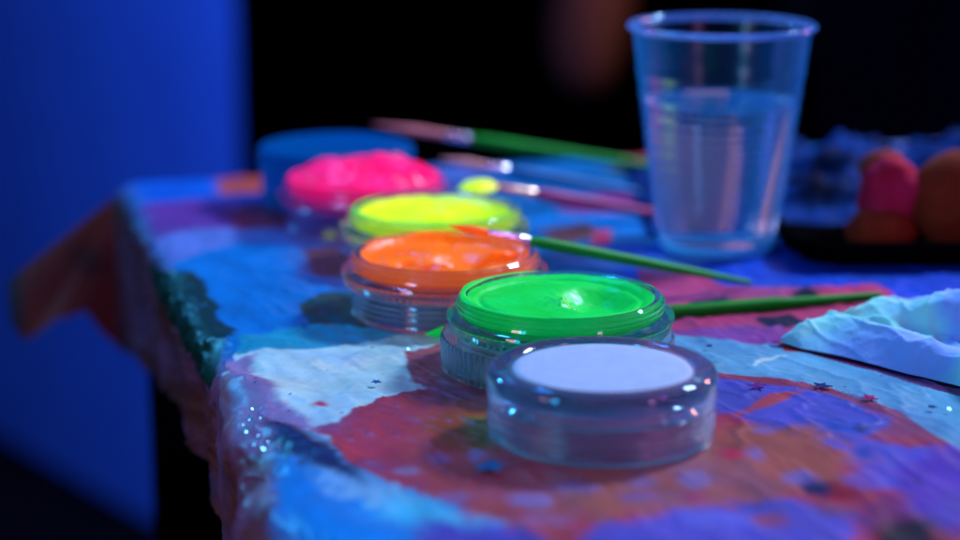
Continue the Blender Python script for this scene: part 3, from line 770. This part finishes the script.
# crumpled dark film behind
vs, fs = [], []; nx, ny = 130, 60
x0, x1, y0_, y1_ = 6.5, 40, ty0+5.0, ty0+21
for i in range(nx+1):
    for j in range(ny+1):
        a, b_ = i/nx, j/ny; x = x0+(x1-x0)*a; y = y0_+(y1_-y0_)*b_+1.2*a
        w = min(1, a*6)*min(1,(1-a)*6)*min(1,b_*5)*min(1,(1-b_)*5)
        nn = noise.fractal(Vector((x*.3,y*.35,5)),.7,2,5)
        cr = (1-abs(noise.noise(Vector((x*.35+9,y*.5,1)))))**3
        z = .15+w*(.6+nn*1.0+cr*.9)
        vs.append((x, y, max(z,.12)))
for i in range(nx):
    for j in range(ny):
        a = i*(ny+1)+j; fs.append((a,a+ny+1,a+ny+2,a+1))
cf = link('plastic_film', vs, fs, M['foil']); fixn(cf)
md = cf.modifiers.new('thick','SOLIDIFY'); md.thickness = .0003
tag(cf, 'crumpled dark blue film heaped on the far side of the table behind the tray', 'plastic film')
lump('sponge', (at(812,172,.9)), (1.4,.8,.55), M['sponge_brown'], 'small blurred brown sponge beside the cup at the back of the table', 'sponge', 31, .1, 'round sponges on the black tray')

# ---------------------------------------------------------------- confetti and glitter
def star(px, py, r, mat, label, rot, n=5, z=.12):
    vs = [(0,0,.03)]
    for k in range(2*n):
        a = math.pi*k/n; rr = r if k%2==0 else r*.45; vs.append((rr*math.cos(a), rr*math.sin(a), .02+.01*math.sin(k)))
    for k in range(2*n):
        a = math.pi*k/n; rr = r if k%2==0 else r*.45; vs.append((rr*math.cos(a), rr*math.sin(a), 0))
    fs = [(0,1+k,1+(k+1)%(2*n)) for k in range(2*n)]+[(1+k,1+2*n+k,1+2*n+(k+1)%(2*n),1+(k+1)%(2*n)) for k in range(2*n)]+[tuple(1+2*n+k for k in range(2*n))[::-1]]
    o = link('confetti_star', vs, fs, mat, None, smooth=False); fixn(o)
    o.location = at(px,py,z)*S; o.rotation_euler = (.05,-.04,rot)
    return tag(o, label, 'confetti', 'star confetti scattered on the cloth')
star(757,386,.30,M['star_purple'],'purple confetti star nearest the white jar on the right',.3)
star(822,386,.30,M['star_blue'],'dark blue confetti star between the purple and magenta ones',1.1)
star(869,398,.28,M['star_red'],'magenta confetti star beside the pale band of the cloth',.7)
star(490,466,.52,M['star_teal'],'large blurred teal confetti star left of the white jar base',.2)
star(775,342,.16,M['star_red'],'tiny reddish confetti star near the tip of the tissue',.5)
star(709,346,.12,M['star_blue'],'tiny dark confetti star on the pale band right of the green jar',.5)
star(932,407,.14,M['star_blue'],'tiny dark confetti star near the right edge of the cloth',.9)
star(376,382,.16,M['star_teal'],'tiny dark teal confetti star on the white field of the cloth',.9)

# ---------------------------------------------------------------- lights
def area(name, loc, target, size, energy, col, size_y=None):
    l = bpy.data.lights.new(name, 'AREA'); l.energy = energy; l.color = col; l.size = size*S
    if size_y: l.shape = 'RECTANGLE'; l.size_y = size_y*S
    o = bpy.data.objects.new(name, l); COL.objects.link(o); o.location = Vector(loc)*S
    d = Vector(target)-Vector(loc); o.rotation_euler = d.to_track_quat('-Z','Y').to_euler()
    return o
KEY = Vector((80, 122, 88))
area('key_lamp', KEY, (2,68,0), 18, 29.0, (.42,.68,1.0))
area('blue_lamp', (-30, 150, 120), (0,75,0), 14, 9.0, (.02,.25,1.0))
area('left_fill', (-30,34,12), (-5,58,-3), 8, .42, (.85,.45,.6))  # added fill, brightens the hanging side of the cloth
area('rim_fill', (-55,112,38), (0,66,0), 7, 3.2, (.05,.45,1.0))  # added low at the back left to edge the glass in cyan
area('front_fill_lamp', (-35,-30,95), (0,62,0), 50, 1.8, (.22,.5,1.0))
area('magenta_lamp', (70,20,50), (12,50,0), 15, 1.1, (.8,.12,.9))
area('wall_lamp', (-30,120,45), (-60,262,-25), 40, 22, (.02,.12,1.0))
area('warm_lamp', (20,120,90), (25,215,12), 10, 3.0, (1.0,.5,.35))

area('cyan_strip_fill', (-38,18,16), (2,58,1), 7, 1.9, (.02,.5,1.0), 30)  # added out of view for tall cyan reflections in the jars
area('pink_strip_fill', (36,22,14), (5,56,1), 5, .5, (1.0,.35,.9), 24)  # added out of view for pink reflections on the jars' right edges
area('side_warm_fill', (62,112,32), (0,68,2), 9, 3.6, (1.0,.32,.22))  # added grazing light to bring out relief in the warm-coloured paints
# glitter flakes: tilted so that they mirror the key lamp
camloc = Vector((0,0,H))
def flake(px, py, r, label, z, Ysurf=None, L=KEY, pos=None):
    p = pos if pos is not None else at(px, py, z)
    h = ((L-p).normalized()+(camloc-p).normalized()).normalized()
    vs = [(0,0,.012)]+[(r*math.cos(math.pi*k/3), r*math.sin(math.pi*k/3), .012) for k in range(6)]+[(r*math.cos(math.pi*k/3), r*math.sin(math.pi*k/3), 0) for k in range(6)]
    fs = [(0,1+k,1+(k+1)%6) for k in range(6)]+[(1+k,7+k,7+(k+1)%6,1+(k+1)%6) for k in range(6)]+[tuple(7+k for k in range(6))[::-1]]
    o = link('glitter_flake', vs, fs, M['glitter'], None, smooth=False); fixn(o)
    o.location = p*S; o.rotation_euler = h.to_track_quat('Z','Y').to_euler()
    return tag(o, label, 'glitter', 'glitter flakes on the cloth')
flake(252,409,.035,'glitter flake highest of the three sparkling on the left edge of the cloth',.0)
flake(246,432,.04,'glitter flake in the middle of the three sparkling on the left edge of the cloth',-.1)
flake(263,449,.05,'glitter flake lowest of the three sparkling on the left edge of the cloth',-.1)
flake(408,349,.04,'tiny glitter flake on the white field left of the green jar',.12)
random.seed(4)
for (gx, gy) in [(249,420),(258,436),(254,445),(243,425),(268,442),(260,418)]:
    flake(gx, gy, .018, 'faint tiny glitter speck among the three bright flakes on the left edge', -.05)
flake(949,409,.06,'tiny glitter flake at the far right of the pale band',.12)

# ---------------------------------------------------------------- world, camera, colour
w = bpy.data.worlds.new('World'); scene.world = w; w.use_nodes = True
bg = w.node_tree.nodes['Background']; bg.inputs[0].default_value = (.012,.02,.08,1); bg.inputs[1].default_value = .05
cd = bpy.data.cameras.new('Camera'); cam = bpy.data.objects.new('Camera', cd); COL.objects.link(cam)
cam.location = (0,0,H*S); cam.rotation_euler = (math.pi/2-PITCH, 0, 0)
cd.sensor_width = 36; cd.lens = 36*F/960; cd.clip_start = .01; cd.clip_end = 60
cd.dof.use_dof = True; cd.dof.focus_distance = .615; cd.dof.aperture_fstop = 5.4; cd.dof.aperture_blades = 0
scene.camera = cam
scene.view_settings.view_transform = 'Standard'; scene.view_settings.look = 'None'
scene.view_settings.exposure = 0; scene.view_settings.gamma = 1
scene.render.engine = 'CYCLES'
c = scene.cycles
c.max_bounces = 16; c.transmission_bounces = 14; c.transparent_max_bounces = 24; c.glossy_bounces = 6
c.caustics_refractive = True; c.caustics_reflective = True; c.blur_glossy = .5; c.sample_clamp_indirect = 6
